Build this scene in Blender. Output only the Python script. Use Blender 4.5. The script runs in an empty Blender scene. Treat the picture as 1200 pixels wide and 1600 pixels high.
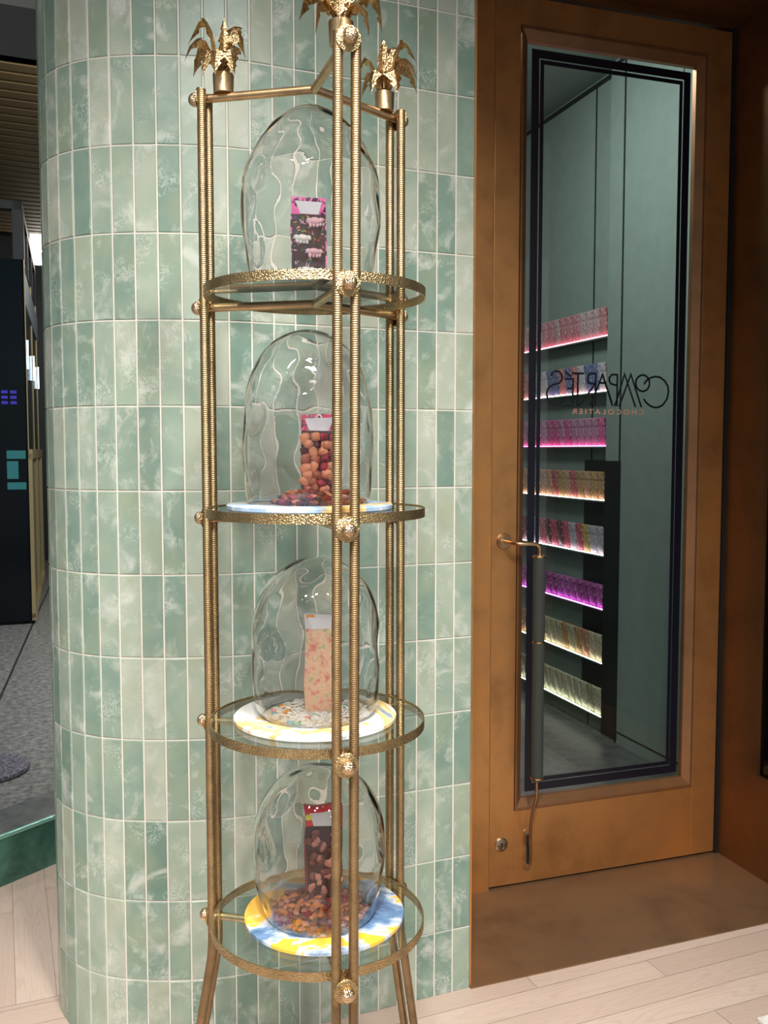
import bpy, bmesh, math, random
from mathutils import Vector, Matrix, noise

S = bpy.context.scene
COL = S.collection
PI = math.pi
R = math.radians

# ------------------------------------------------------------------ camera
CAMH, YAW, PITCH = 1.4958, 0.3911, 0.0666
cd = bpy.data.cameras.new('camera')
cam = bpy.data.objects.new('camera', cd)
COL.objects.link(cam)
cam.location = (0, 0, CAMH)
cam.rotation_euler = (PI / 2 - PITCH, 0, -YAW)
cd.sensor_fit = 'HORIZONTAL'
cd.sensor_width = 36
cd.lens = 1456.45 / 1200 * 36
cd.clip_start = 0.05
S.camera = cam

# ------------------------------------------------------------------ world and exposure
w = bpy.data.worlds.new('world')
S.world = w
w.use_nodes = True
bg = w.node_tree.nodes['Background']
bg.inputs[0].default_value = (0.95, 0.97, 1.0, 1)
bg.inputs[1].default_value = 0.40
S.view_settings.view_transform = 'Standard'
S.view_settings.look = 'None'
S.view_settings.gamma = 1
S.view_settings.exposure = -0.1
S.view_settings.use_curve_mapping = False
S.cycles.use_denoising = True
S.cycles.transparent_max_bounces = 32
S.cycles.max_bounces = 10
S.cycles.sample_clamp_indirect = 14.0


def area(name, loc, size, power, color=(1, 1, 1), target=None, spread=None):
    ld = bpy.data.lights.new(name, 'AREA')
    ld.shape = 'DISK'
    ld.size = size
    ld.energy = power
    ld.color = color
    if spread:
        ld.spread = spread
    o = bpy.data.objects.new(name, ld)
    COL.objects.link(o)
    o.location = loc
    d = Vector(target) - Vector(loc) if target else Vector((0, 0, -1))
    o.rotation_euler = d.to_track_quat('-Z', 'Y').to_euler()
    return o


# shop ceiling downlights in front of the tiled wall, unseen fill lamps added for shop interior and hall
CEIL = 3.6
for k, (x, y, p) in enumerate([(-0.9, 0.3, 17), (-0.15, -0.25, 25), (0.5, 0.2, 17), (-0.6, -0.8, 22), (0.9, -0.6, 20), (1.6, 0.6, 5)]):
    area('downlight_lamp', (x, y, CEIL - 0.03), 0.2, p, (1, 0.95, 0.88), (x + 0.3, y + 1.9, 0.55), R(80))
area('shop_fill', (1.75, 3.55, 3.3), 0.5, 24, (0.97, 1, 0.98), (2.6, 3.7, 1.0))
area('hall_fill', (1.7, 6.3, 4.1), 0.5, 190, (0.98, 0.98, 1), (-0.1, 6.6, 0))

# ------------------------------------------------------------------ helpers


def tag(o, label=None, cat=None, group=None, kind=None):
    if label: o['label'] = label
    if cat: o['category'] = cat
    if group: o['group'] = group
    if kind: o['kind'] = kind
    return o


def empty(name, loc=(0, 0, 0), rz=0.0):
    o = bpy.data.objects.new(name, None)
    o.empty_display_size = 0.05
    COL.objects.link(o)
    o.location = loc
    o.rotation_euler = (0, 0, rz)
    return o


def copy_tree(o, parent=None):
    c = o.copy()
    COL.objects.link(c)
    c.parent = parent
    for ch in list(o.children):
        copy_tree(ch, c)
    return c


class MB:
    def __init__(s):
        s.bm = bmesh.new()

    def box(s, lo, hi, bev=0.0, M=None):
        lo, hi = Vector(lo), Vector(hi)
        r = bmesh.ops.create_cube(s.bm, size=1)
        vs = r['verts']
        c, d = (lo + hi) / 2, hi - lo
        for v in vs:
            v.co = Vector((v.co.x * d.x + c.x, v.co.y * d.y + c.y, v.co.z * d.z + c.z))
        if bev:
            es = list({e for v in vs for e in v.link_edges})
            rr = bmesh.ops.bevel(s.bm, geom=es, offset=bev, segments=2, affect='EDGES', profile=0.5)
            vs = list({v for f in rr['faces'] for v in f.verts} | {v for v in vs if v.is_valid})
        if M:
            for v in vs: v.co = M @ v.co
        return s

    def cyl(s, a, b, r, r2=None, n=16, caps=True):
        a, b = Vector(a), Vector(b)
        r2 = r if r2 is None else r2
        d = b - a
        L = d.length
        q = d.to_track_quat('Z', 'Y').to_matrix().to_4x4()
        bmesh.ops.create_cone(s.bm, cap_ends=caps, segments=n, radius1=r, radius2=r2, depth=L,
                              matrix=Matrix.Translation((a + b) / 2) @ q)
        return s

    def sphere(s, c, r, sc=(1, 1, 1), u=16, v=10, M=None):
        m = Matrix.Translation(c) @ (M or Matrix()) @ Matrix.Diagonal((*sc, 1))
        bmesh.ops.create_uvsphere(s.bm, u_segments=u, v_segments=v, radius=r, matrix=m)
        return s

    def tube(s, pts, r, n=10, closed=False):
        pts = [Vector(p) for p in pts]
        N = len(pts)
        rings = []
        up = Vector((0, 0, 1))
        prev = None
        for i, p in enumerate(pts):
            if closed:
                t = pts[(i + 1) % N] - pts[i - 1]
            else:
                t = pts[min(i + 1, N - 1)] - pts[max(i - 1, 0)]
            t.normalize()
            if prev is None:
                x = t.cross(up)
                if x.length < 1e-3: x = t.cross(Vector((1, 0, 0)))
            else:
                x = prev - t * prev.dot(t)
            x.normalize()
            prev = x
            y = t.cross(x)
            rr = r[i] if isinstance(r, (list, tuple)) else r
            rings.append([s.bm.verts.new(p + x * math.cos(2 * PI * k / n) * rr + y * math.sin(2 * PI * k / n) * rr) for k in range(n)])
        M_ = N if closed else N - 1
        for i in range(M_):
            a, b = rings[i], rings[(i + 1) % N]
            for k in range(n):
                s.bm.faces.new((a[k], a[(k + 1) % n], b[(k + 1) % n], b[k]))
        if not closed:
            s.bm.faces.new(rings[0][::-1])
            s.bm.faces.new(rings[-1])
        return s

    def lathe(s, prof, n=48, c=(0, 0, 0), M=None):
        """prof: (r, z) pairs."""
        rings = []
        T = M or Matrix.Translation(c)
        for r, z in prof:
            if r < 1e-6:
                rings.append([s.bm.verts.new(T @ Vector((0, 0, z)))])
            else:
                rings.append([s.bm.verts.new(T @ Vector((r * math.cos(2 * PI * k / n), r * math.sin(2 * PI * k / n), z))) for k in range(n)])
        for a, b in zip(rings, rings[1:]):
            for k in range(n):
                k2 = (k + 1) % n
                if len(a) == 1 and len(b) == 1: continue
                if len(a) == 1: s.bm.faces.new((a[0], b[k2], b[k]))
                elif len(b) == 1: s.bm.faces.new((a[k], a[k2], b[0]))
                else: s.bm.faces.new((a[k], a[k2], b[k2], b[k]))
        return s

    def prism(s, pts, z0, z1, M=None):
        T = M or Matrix()
        a = [s.bm.verts.new(T @ Vector((x, y, z0))) for x, y in pts]
        b = [s.bm.verts.new(T @ Vector((x, y, z1))) for x, y in pts]
        n = len(pts)
        s.bm.faces.new(a[::-1])
        s.bm.faces.new(b)
        for k in range(n):
            s.bm.faces.new((a[k], a[(k + 1) % n], b[(k + 1) % n], b[k]))
        return s

    def build(s, name, mat, parent=None, smooth=True, angle=40, loc=None):
        bmesh.ops.recalc_face_normals(s.bm, faces=s.bm.faces[:])
        me = bpy.data.meshes.new(name)
        s.bm.to_mesh(me)
        s.bm.free()
        me.materials.append(mat)
        if smooth:
            me.polygons.foreach_set('use_smooth', [True] * len(me.polygons))
            try:
                me.set_sharp_from_angle(angle=R(angle))
            except Exception:
                pass
        o = bpy.data.objects.new(name, me)
        COL.objects.link(o)
        if parent: o.parent = parent
        if loc: o.location = loc
        return o


# ------------------------------------------------------------------ materials
class NT:
    def __init__(s, name):
        s.m = bpy.data.materials.new(name)
        s.m.use_nodes = True
        s.t = s.m.node_tree
        s.n = s.t.nodes
        s.out = s.n['Material Output']
        s.p = s.n['Principled BSDF']

    def node(s, kind, **kw):
        nd = s.n.new(kind)
        for k, v in kw.items():
            if k.startswith('i_'):
                nd.inputs[k[2:].replace('_', ' ')].default_value = v
            else:
                setattr(nd, k, v)
        return nd

    def link(s, a, b):
        s.t.links.new(a, b)

    def set(s, **kw):
        for k, v in kw.items():
            s.p.inputs[k.replace('_', ' ')].default_value = v
        return s

    def coord(s, kind='Object', scale=None, rot=None):
        tc = s.node('ShaderNodeTexCoord')
        o = tc.outputs[kind]
        if scale or rot:
            mp = s.node('ShaderNodeMapping')
            if scale: mp.inputs['Scale'].default_value = scale
            if rot: mp.inputs['Rotation'].default_value = rot
            s.link(o, mp.inputs['Vector'])
            o = mp.outputs[0]
        return o

    def noise(s, vec, scale=5, detail=3, rough=0.5, dist=0.0):
        nd = s.node('ShaderNodeTexNoise')
        nd.inputs['Scale'].default_value = scale
        nd.inputs['Detail'].default_value = detail
        nd.inputs['Roughness'].default_value = rough
        nd.inputs['Distortion'].default_value = dist
        s.link(vec, nd.inputs['Vector'])
        return nd.outputs['Fac']

    def ramp(s, fac, stops, interp='LINEAR'):
        nd = s.node('ShaderNodeValToRGB')
        cr = nd.color_ramp
        cr.interpolation = interp
        while len(cr.elements) < len(stops): cr.elements.new(0.5)
        for e, (p, c) in zip(cr.elements, stops):
            e.position = p
            e.color = (*c, 1) if len(c) == 3 else c
        s.link(fac, nd.inputs[0])
        return nd.outputs[0]

    def bump(s, h, strength=0.3, dist=0.001):
        b = s.node('ShaderNodeBump')
        b.inputs['Strength'].default_value = strength
        b.inputs['Distance'].default_value = dist
        s.link(h, b.inputs['Height'])
        s.link(b.outputs[0], s.p.inputs['Normal'])
        return b.outputs[0]

    def math(s, op, a, b=None, c=None):
        nd = s.node('ShaderNodeMath', operation=op)
        for i, v in enumerate((a, b, c)):
            if v is None: continue
            if isinstance(v, (int, float)): nd.inputs[i].default_value = v
            else: s.link(v, nd.inputs[i])
        return nd.outputs[0]

    def mix(s, fac, a, b):
        nd = s.node('ShaderNodeMix', data_type='RGBA')
        for key, v in ((0, fac), (6, a), (7, b)):
            if isinstance(v, (int, float)): nd.inputs[key].default_value = v
            elif isinstance(v, tuple): nd.inputs[key].default_value = (*v, 1) if len(v) == 3 else v
            else: s.link(v, nd.inputs[key])
        return nd.outputs[2]


def srgb(r, g, b):
    f = lambda c: (c / 255 / 12.92) if c <= 10 else ((c / 255 + 0.055) / 1.055) ** 2.4
    return (f(r), f(g), f(b))


def plain(name, col, rough=0.5, metal=0.0, bump=None, emit=None, es=1.0, var=0.0):
    t = NT(name)
    t.set(Roughness=rough, Metallic=metal)
    c = (*col, 1)
    t.p.inputs['Base Color'].default_value = c
    if var:
        f = t.noise(t.coord(), 14, 4)
        t.link(t.ramp(f, [(0.3, tuple(x * (1 - var) for x in col)), (0.7, tuple(min(1, x * (1 + var)) for x in col))]), t.p.inputs['Base Color'])
    if bump:
        t.bump(t.noise(t.coord(), bump[0], 3), bump[1], bump[2])
    if emit:
        t.p.inputs['Emission Color'].default_value = (*emit, 1)
        t.p.inputs['Emission Strength'].default_value = es
    return t.m


def tile_mat():
    t = NT('glazed_tile')
    at = t.node('ShaderNodeAttribute', attribute_name='tile_tone')
    sep = t.node('ShaderNodeSeparateColor')
    t.link(at.outputs['Color'], sep.inputs[0])
    co = t.coord()
    off = t.node('ShaderNodeVectorMath', operation='MULTIPLY_ADD')
    t.link(at.outputs['Color'], off.inputs[0])
    off.inputs[1].default_value = (37, 53, 71)
    t.link(co, off.inputs[2])
    v = off.outputs[0]
    big = t.noise(v, 9, 3, 0.5, 0.6)
    base = t.ramp(t.math('ADD', t.math('MULTIPLY', sep.outputs[0], 0.5), t.math('MULTIPLY', big, 0.62)),
                  [(0.15, srgb(97, 127, 115)), (0.4, srgb(122, 145, 133)), (0.62, srgb(146, 162, 148)), (0.85, srgb(172, 178, 164))])
    # warm olive drift
    ol = t.noise(v, 6, 2)
    base = t.mix(t.math('MULTIPLY', t.ramp(ol, [(0.5, (0, 0, 0)), (0.7, (1, 1, 1))]), 0.45), base, srgb(146, 154, 128))
    # cloudy whitish glaze with crater like rims
    cl = t.noise(v, 13, 5, 0.62, 0.5)
    m1 = t.ramp(cl, [(0.54, (0, 0, 0)), (0.7, (1, 1, 1))])
    base = t.mix(t.math('MULTIPLY', m1, 0.85), base, srgb(186, 192, 184))
    rim = t.noise(v, 40, 2, 0.6, 1.6)
    m2 = t.ramp(rim, [(0.44, (0, 0, 0)), (0.5, (1, 1, 1)), (0.56, (0, 0, 0))])
    zone = t.ramp(t.noise(v, 11, 1), [(0.56, (0, 0, 0)), (0.66, (1, 1, 1))])
    base = t.mix(t.math('MULTIPLY', t.math('MULTIPLY', m2, zone), 0.5), base, srgb(205, 210, 203))
    t.link(base, t.p.inputs['Base Color'])
    t.set(Roughness=0.33)
    t.p.inputs['Specular IOR Level'].default_value = 0.38
    h = t.math('ADD', t.math('MULTIPLY', t.noise(v, 7, 2), 1.0), t.math('MULTIPLY', cl, 0.12))
    t.bump(h, 0.5, 0.004)
    return t.m


def brass_mat(name, col, rough, ribs=None, hammer=None, metal=1.0):
    t = NT(name)
    t.set(Roughness=rough, Metallic=metal)
    co = t.coord()
    f = t.noise(co, 22, 4, 0.6)
    t.link(t.ramp(f, [(0.3, tuple(c * 0.72 for c in col)), (0.55, col), (0.75, tuple(min(1, c * 1.18) for c in col))]), t.p.inputs['Base Color'])
    if ribs:
        sep = t.node('ShaderNodeSeparateXYZ')
        t.link(co, sep.inputs[0])
        wob = t.noise(co, 60, 2)
        z = t.math('ADD', t.math('MULTIPLY', sep.outputs[2], 2 * PI / ribs), t.math('MULTIPLY', wob, 1.4))
        h = t.math('ADD', t.math('SINE', z), t.math('MULTIPLY', t.noise(co, 260, 2), 1.2))
        t.bump(h, 0.45, 0.0006)
    if hammer:
        vo = t.node('ShaderNodeTexVoronoi')
        vo.inputs['Scale'].default_value = hammer
        t.link(co, vo.inputs['Vector'])
        t.bump(vo.outputs['Distance'], 0.8, 0.0016)
    return t.m


def bronze_mat(name, col, rough=0.4, metal=0.75, seed=0.0):
    t = NT(name)
    t.set(Roughness=rough, Metallic=metal)
    co = t.coord()
    a = t.noise(co, 2.2, 5, 0.6, 0.5)
    b = t.noise(co, 11, 4, 0.6)
    f = t.math('ADD', t.math('MULTIPLY', a, 0.65), t.math('MULTIPLY', b, 0.35))
    t.link(t.ramp(f, [(0.3, tuple(c * 0.62 for c in col)), (0.5, col), (0.7, (col[0] * 1.25, col[1] * 1.15, col[2] * 0.95))]), t.p.inputs['Base Color'])
    t.bump(b, 0.08, 0.003)
    return t.m


def glass_mat(name, tint=(0.97, 0.985, 0.98), rough=0.01, ior=1.5, bump=0.0, gain=1.0, bscale=14):
    t = NT(name)
    t.n.remove(t.p)
    tr = t.node('ShaderNodeBsdfTransparent')
    tr.inputs[0].default_value = (*tint, 1)
    gl = t.node('ShaderNodeBsdfGlossy')
    gl.inputs['Roughness'].default_value = rough
    fr = t.node('ShaderNodeLayerWeight')
    fr.inputs['Blend'].default_value = 0.5
    fac = t.math('MULTIPLY_ADD', t.math('POWER', fr.outputs['Facing'], 4.2), 0.9, 0.045)
    if gain != 1.0:
        fac = t.math('MINIMUM', t.math('MULTIPLY', fac, gain), 1.0)
    mx = t.node('ShaderNodeMixShader')
    t.link(fac, mx.inputs[0])
    t.link(tr.outputs[0], mx.inputs[1])
    t.link(gl.outputs[0], mx.inputs[2])
    t.link(mx.outputs[0], t.out.inputs['Surface'])
    if bump:
        b = t.node('ShaderNodeBump')
        b.inputs['Strength'].default_value = bump
        b.inputs['Distance'].default_value = 0.01
        t.link(t.noise(t.coord(), bscale, 2, 0.5, 0.6), b.inputs['Height'])
        t.link(b.outputs[0], gl.inputs['Normal'])
        t.link(b.outputs[0], fr.inputs['Normal'])
    return t.m


def marble_mat(name, stops, scale=7, seed=(0, 0, 0)):
    t = NT(name)
    tc = t.coord()
    mp = t.node('ShaderNodeMapping')
    mp.inputs['Location'].default_value = seed
    mp.inputs['Rotation'].default_value = (0, 0, 0.6)
    mp.inputs['Scale'].default_value = (1.0, 1.5, 1)
    t.link(tc, mp.inputs[0])
    f = t.noise(mp.outputs[0], scale, 6, 0.6, 0.5)
    t.link(t.ramp(f, stops), t.p.inputs['Base Color'])
    t.set(Roughness=0.25)
    return t.m


def wood_mat():
    t = NT('washed_oak')
    at = t.node('ShaderNodeAttribute', attribute_name='plank_tone')
    uv = t.node('ShaderNodeUVMap', uv_map='plank')
    mp = t.node('ShaderNodeMapping')
    mp.inputs['Scale'].default_value = (0.45, 6.5, 1)
    t.link(uv.outputs[0], mp.inputs[0])
    off = t.node('ShaderNodeVectorMath', operation='MULTIPLY_ADD')
    t.link(at.outputs['Color'], off.inputs[0])
    off.inputs[1].default_value = (31, 17, 5)
    t.link(mp.outputs[0], off.inputs[2])
    g = t.noise(off.outputs[0], 2.2, 2, 0.4, 0.5)
    wv = t.math('SINE', t.math('MULTIPLY', g, 110))
    fine = t.noise(off.outputs[0], 60, 3)
    sep = t.node('ShaderNodeSeparateColor')
    t.link(at.outputs['Color'], sep.inputs[0])
    base = t.ramp(sep.outputs[0], [(0, srgb(176, 154, 141)), (0.5, srgb(187, 166, 153)), (1, srgb(198, 178, 165))])
    base = t.mix(t.math('MULTIPLY', t.ramp(wv, [(0.35, (0, 0, 0)), (1.0, (1, 1, 1))]), 0.42), base, srgb(176, 150, 134))
    base = t.mix(t.math('MULTIPLY', fine, 0.22), base, srgb(235, 224, 214))
    t.link(base, t.p.inputs['Base Color'])
    t.set(Roughness=0.42)
    t.bump(wv, 0.1, 0.001)
    return t.m


def granite_mat(name, cols, scale=60):
    t = NT(name)
    co = t.coord()
    f = t.noise(co, scale, 4, 0.7)
    t.link(t.ramp(f, [(0.35, cols[0]), (0.5, cols[1]), (0.65, cols[2])]), t.p.inputs['Base Color'])
    t.set(Roughness=0.35)
    return t.m


M = {}
M['tile'] = tile_mat()
M['grout'] = plain('grout', srgb(212, 207, 198), 0.85, var=0.06)
M['rod'] = brass_mat('ribbed_brass', (0.42, 0.285, 0.145), 0.42, ribs=0.0036)
M['leg'] = brass_mat('aged_brass', (0.29, 0.205, 0.115), 0.4)
M['rim'] = brass_mat('hammered_brass', (0.56, 0.41, 0.21), 0.34, hammer=330)
M['arm'] = brass_mat('satin_brass', (0.66, 0.46, 0.26), 0.35)
M['ball'] = brass_mat('bright_brass', (0.85, 0.62, 0.38), 0.24, hammer=420)
M['leaf'] = brass_mat('leaf_brass', (0.80, 0.60, 0.33), 0.27, hammer=300)
M['pot'] = brass_mat('pot_brass', (0.62, 0.46, 0.27), 0.38)
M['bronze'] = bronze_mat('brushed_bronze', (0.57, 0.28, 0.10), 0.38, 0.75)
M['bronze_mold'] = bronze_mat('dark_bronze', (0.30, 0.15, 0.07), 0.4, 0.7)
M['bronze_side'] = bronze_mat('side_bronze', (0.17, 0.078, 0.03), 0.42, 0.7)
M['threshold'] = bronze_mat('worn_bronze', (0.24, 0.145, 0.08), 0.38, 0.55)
M['dark'] = plain('dark_gap', (0.008, 0.008, 0.009), 0.6)
_t = NT('blown_glass')
_t.n.remove(_t.p)
_g = _t.node('ShaderNodeBsdfGlass')
_g.inputs['IOR'].default_value = 1.45
_g.inputs['Roughness'].default_value = 0.0
_t.link(_g.outputs[0], _t.out.inputs['Surface'])
M['dome'] = _t.m
M['shelf_glass'] = glass_mat('shelf_glass', (0.90, 0.95, 0.93), 0.01, 1.5, gain=1.3)
M['door_glass'] = glass_mat('door_glass', (0.93, 0.97, 0.96), 0.01, 1.5)
M['side_glass'] = glass_mat('side_glass', (0.25, 0.27, 0.2), 0.03, 1.5)
M['navy'] = plain('navy_vinyl', (0.004, 0.004, 0.012), 0.35)
M['ink'] = plain('black_vinyl', (0.006, 0.008, 0.012), 0.4)
M['peach'] = plain('copper_lettering', srgb(215, 150, 125), 0.5)
M['grip'] = plain('wrapped_grip', (0.035, 0.042, 0.036), 0.8, bump=(450, 0.6, 0.002))
M['nickel'] = plain('aged_nickel', (0.45, 0.38, 0.3), 0.28, 1.0)
M['wood'] = wood_mat()
M['teal'] = plain('teal_panel', srgb(136, 152, 145), 0.55, var=0.05)
M['teal_dark'] = plain('panel_joint', (0.012, 0.02, 0.018), 0.6)
M['ceiling'] = plain('white_ceiling', srgb(205, 206, 206), 0.8)
M['charcoal'] = plain('charcoal_cabinet', (0.012, 0.013, 0.013), 0.45)
M['shelf_board'] = plain('shelf_board', srgb(90, 120, 112), 0.4)
M['granite'] = granite_mat('granite_floor', [srgb(78, 80, 80), srgb(116, 118, 115), srgb(146, 147, 141)], 28)
M['granite_dk'] = granite_mat('grey_stone', [srgb(70, 75, 76), srgb(88, 94, 94), srgb(104, 108, 106)], 12)
M['green_marble'] = marble_mat('green_marble', [(0.3, srgb(24, 40, 36)), (0.45, srgb(45, 82, 70)), (0.6, srgb(72, 112, 98)), (0.75, srgb(30, 54, 48))], 4, (3, 1, 0))
M['trim_metal'] = plain('pale_metal', srgb(150, 205, 190), 0.25, 0.5)
M['black_gloss'] = plain('black_glass', (0.004, 0.007, 0.009), 0.16)
M['black_gloss'].node_tree.nodes['Principled BSDF'].inputs['Specular IOR Level'].default_value = 0.15
M['gold'] = plain('kiosk_gold', (0.55, 0.45, 0.24), 0.35, 0.8)
M['slat'] = plain('timber_slat', srgb(118, 98, 62), 0.6)
M['slat_dark'] = plain('slat_backing', (0.012, 0.011, 0.01), 0.9)
M['mall_soffit'] = plain('grey_soffit', srgb(120, 122, 124), 0.8)
M['fleck'] = granite_mat('speckled_disc', [srgb(52, 50, 62), srgb(88, 86, 98), srgb(165, 162, 170)], 110)

# ------------------------------------------------------------------ tiled wall with rounded end
X0, D0, S0, RB, TW, RA, LA = 1.175, 2.2225, 0.5771, 0.3131, 0.0548, 0.6505, 0.3437
ROW0, RH = CAMH - 0.099, 0.203
rng = random.Random(7)


def wallpt(s):
    x, y = X0, D0
    l = min(s, S0)
    x -= l
    a = 0.0
    if s > S0:
        l = min(s - S0, LA)
        a = l / RA
        x -= RA * math.sin(a)
        y += RA * (1 - math.cos(a))
        if s > S0 + LA:
            b = min(a + (s - S0 - LA) / RB, PI)
            x -= RB * (math.sin(b) - math.sin(a))
            y += RB * (math.cos(a) - math.cos(b))
    return Vector((x, y, 0))


S_END = S0 + LA + (PI - LA / RA) * RB
seams = [0.0] + [TW * i for i in range(1, int(S_END / TW) + 1)]
WTOP = CEIL
m = MB()
bm = m.bm
tone = bm.loops.layers.float_color.new('tile_tone')
rows = [0.0] + sorted(ROW0 - j * RH for j in range(-10, 7) if ROW0 - j * RH < WTOP) + [WTOP]
J = 0.0021
for i in range(len(seams) - 1):
    p, q = wallpt(seams[i]), wallpt(seams[i + 1])
    t = (q - p).normalized()
    nrm = Vector((-t.y, t.x, 0))      # towards the room
    if nrm.y > 0 and seams[i] < S0: nrm = -nrm
    for k in range(len(rows) - 1):
        z0, z1 = rows[k] + J * 0.8, rows[k + 1] - J * 0.8
        if z1 - z0 < 0.01: continue
        tilt = [rng.uniform(-0.0005, 0.0005) for _ in range(4)]
        a, b = p + t * J, q - t * J
        c = 0.0018
        front = [(a + t * c, z0 + c), (b - t * c, z0 + c), (b - t * c, z1 - c), (a + t * c, z1 - c)]
        back = [(a, z0), (b, z0), (b, z1), (a, z1)]
        F = [bm.verts.new(v + nrm * (0.0006 + dt) + Vector((0, 0, z))) for (v, z), dt in zip(front, tilt)]
        Bm = [bm.verts.new(v - nrm * 0.0008 + Vector((0, 0, z))) for v, z in back]
        Bk = [bm.verts.new(v - nrm * 0.006 + Vector((0, 0, z))) for v, z in back]
        col = (rng.random(), rng.random(), rng.random(), 1)
        fs = [bm.faces.new(F)]
        for e in range(4):
            f = (e + 1) % 4
            fs.append(bm.faces.new((Bm[e], Bm[f], F[f], F[e])))
            fs.append(bm.faces.new((Bk[e], Bk[f], Bm[f], Bm[e])))
        for f in fs:
            for lp in f.loops: lp[tone] = col
wt = m.build('wall_tile_facing', M['tile'], smooth=False)
# core of the wall (grout shows between the tiles)
m = MB()
prof = []
for i, s_ in enumerate(seams):
    p = wallpt(s_)
    q = wallpt(s_ + 0.001)
    t = (q - p).normalized()
    nrm = Vector((-t.y, t.x, 0))
    if s_ < S0: nrm = Vector((0, -1, 0))
    prof.append(p - nrm * 0.0016)
pts = [(v.x, v.y) for v in prof]
yb = pts[-1][1]
pts[0] = (X0 - 0.0016, pts[0][1])
pts += [(pts[-1][0], yb), (X0 - 0.0016, yb)]
m.prism(pts, 0, WTOP)
wc = m.build('wall_column', M['grout'], smooth=False)
tag(wc, 'curved wall clad in pale green stacked tiles', kind='structure')
wt.parent = wc
wt.name = 'tile_facing'

# ------------------------------------------------------------------ door frame coordinates (u right, v into the shop)
A0 = Vector((1.501, 2.705, 0))
TH = R(-3.69)
DF = Matrix.Translation(A0) @ Matrix.Rotation(TH, 4, 'Z')   # local x=u, y=v, z=z


def uvz(u, v, z):
    return DF @ Vector((u, v, z))


def struct(o, label=None):
    o['kind'] = 'structure'
    if label: o['label'] = label
    return o


# ------------------------------------------------------------------ floors
def plank_floor():
    bm = bmesh.new()
    tl = bm.loops.layers.float_color.new('plank_tone')
    uvl = bm.loops.layers.uv.new('plank')
    r = random.Random(3)
    g = 0.0006

    def plank(x0, y0, x1, y1, along):
        if x1 - x0 < 0.01 or y1 - y0 < 0.01: return
        co = [(x0 + g, y0 + g), (x1 - g, y0 + g), (x1 - g, y1 - g), (x0 + g, y1 - g)]
        f = bm.faces.new([bm.verts.new((x, y, 0)) for x, y in co])
        c = (r.random(), r.random(), r.random(), 1)
        for lp, (x, y) in zip(f.loops, co):
            lp[tl] = c
            lp[uvl].uv = (x, y) if along == 'x' else (y, x)
        e = [bm.verts.new((x, y, -0.004)) for x, y in ((x0, y0), (x1, y0), (x1, y1), (x0, y1))]

    YS = 2.62
    y = -1.0
    k = 0
    while y < YS - 1e-6:
        h = min(0.09, YS - y)
        x = -2.2 - (k * 0.37) % 1.1
        while x < 4.2:
            x1 = x + 1.1
            plank(x, y, x1, y + h, 'x')
            x = x1
        y += h
        k += 1
    x = -2.2
    k = 0
    while x < 1.2:
        y = YS
        first = True
        while y < 4.2:
            y1 = y + (0.35 + 0.55 * ((k * 0.618) % 1) if first else 0.9)
            first = False
            plank(x, y, x + 0.105, min(y1, 4.2), 'y')
            y = y1
        x += 0.105
        k += 1
    return bm


CURB_A, CURB_B = Vector((-1.43, 2.46, 0)), Vector((0.77, 3.89, 0))
cdir = (CURB_B - CURB_A).normalized()
cn = Vector((-cdir.y, cdir.x, 0))
bm = plank_floor()
bmesh.ops.bisect_plane(bm, geom=bm.verts[:] + bm.edges[:] + bm.faces[:], plane_co=CURB_A + cn * 0.05, plane_no=cn, clear_outer=True)
loose = [v for v in bm.verts if not v.link_faces]
bmesh.ops.delete(bm, geom=loose, context='VERTS')
me = bpy.data.meshes.new('floor')
bm.to_mesh(me)
bm.free()
me.materials.append(M['wood'])
fl = bpy.data.objects.new('floor', me)
COL.objects.link(fl)
struct(fl, 'pale washed oak plank floor')
m = MB()
m.box((-9, -1.5, -0.05), (5.5, 18, -0.0015))
struct(m.build('floor_granite', M['granite'], smooth=False), 'grey granite floor of the hall beyond the marble curb')
# saw cut joints of the granite floor
m = MB()
jd = Vector((0.25, 2.35, 0)).normalized()
for k in range(-3, 4):
    a = Vector((-0.03, 6.02, 0)) + Vector((0.9 * k, 0, 0))
    m.box((-0.008, -3.5, -0.001), (0.008, 9, 0.0), M=Matrix.Translation(a) @ Matrix.Rotation(-math.atan2(jd.x, jd.y), 4, 'Z'))
struct(m.build('floor_joint', M['teal_dark'], smooth=False), 'dark joint in the granite floor')

# green marble curb left of the column
CM = Matrix.Translation(CURB_A) @ Matrix.Rotation(math.atan2(cdir.y, cdir.x), 4, 'Z')
L_ = (CURB_B - CURB_A).length
m = MB()
m.box((0, 0.0, 0), (L_, 0.13, 0.172), M=CM)
cb = struct(m.build('trim_1', M['green_marble'], smooth=False), 'low green marble curb with bright metal edge left of the tiled column')
m = MB()
m.box((0, 0.022, 0.172), (L_, 0.13, 0.176), M=CM)
m.build('stone_top', M['granite_dk'], cb, smooth=False)
m = MB()
m.box((0, -0.004, 0.166), (L_, 0.011, 0.18), 0.001, M=CM)
m.build('edge_strip', M['trim_metal'], cb, smooth=False)
m = MB()
m.box((0, 0.0112, 0.1715), (L_, 0.0225, 0.174), M=CM)
m.build('glazing_groove', M['dark'], cb, smooth=False)
# smooth stone border on the hall side
m = MB()
m.box((0, 0.14, -0.001), (L_, 0.62, 0.003), M=CM)
struct(m.build('floor_border', M['granite_dk'], smooth=False), 'smooth grey stone strip behind the marble curb')

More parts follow.
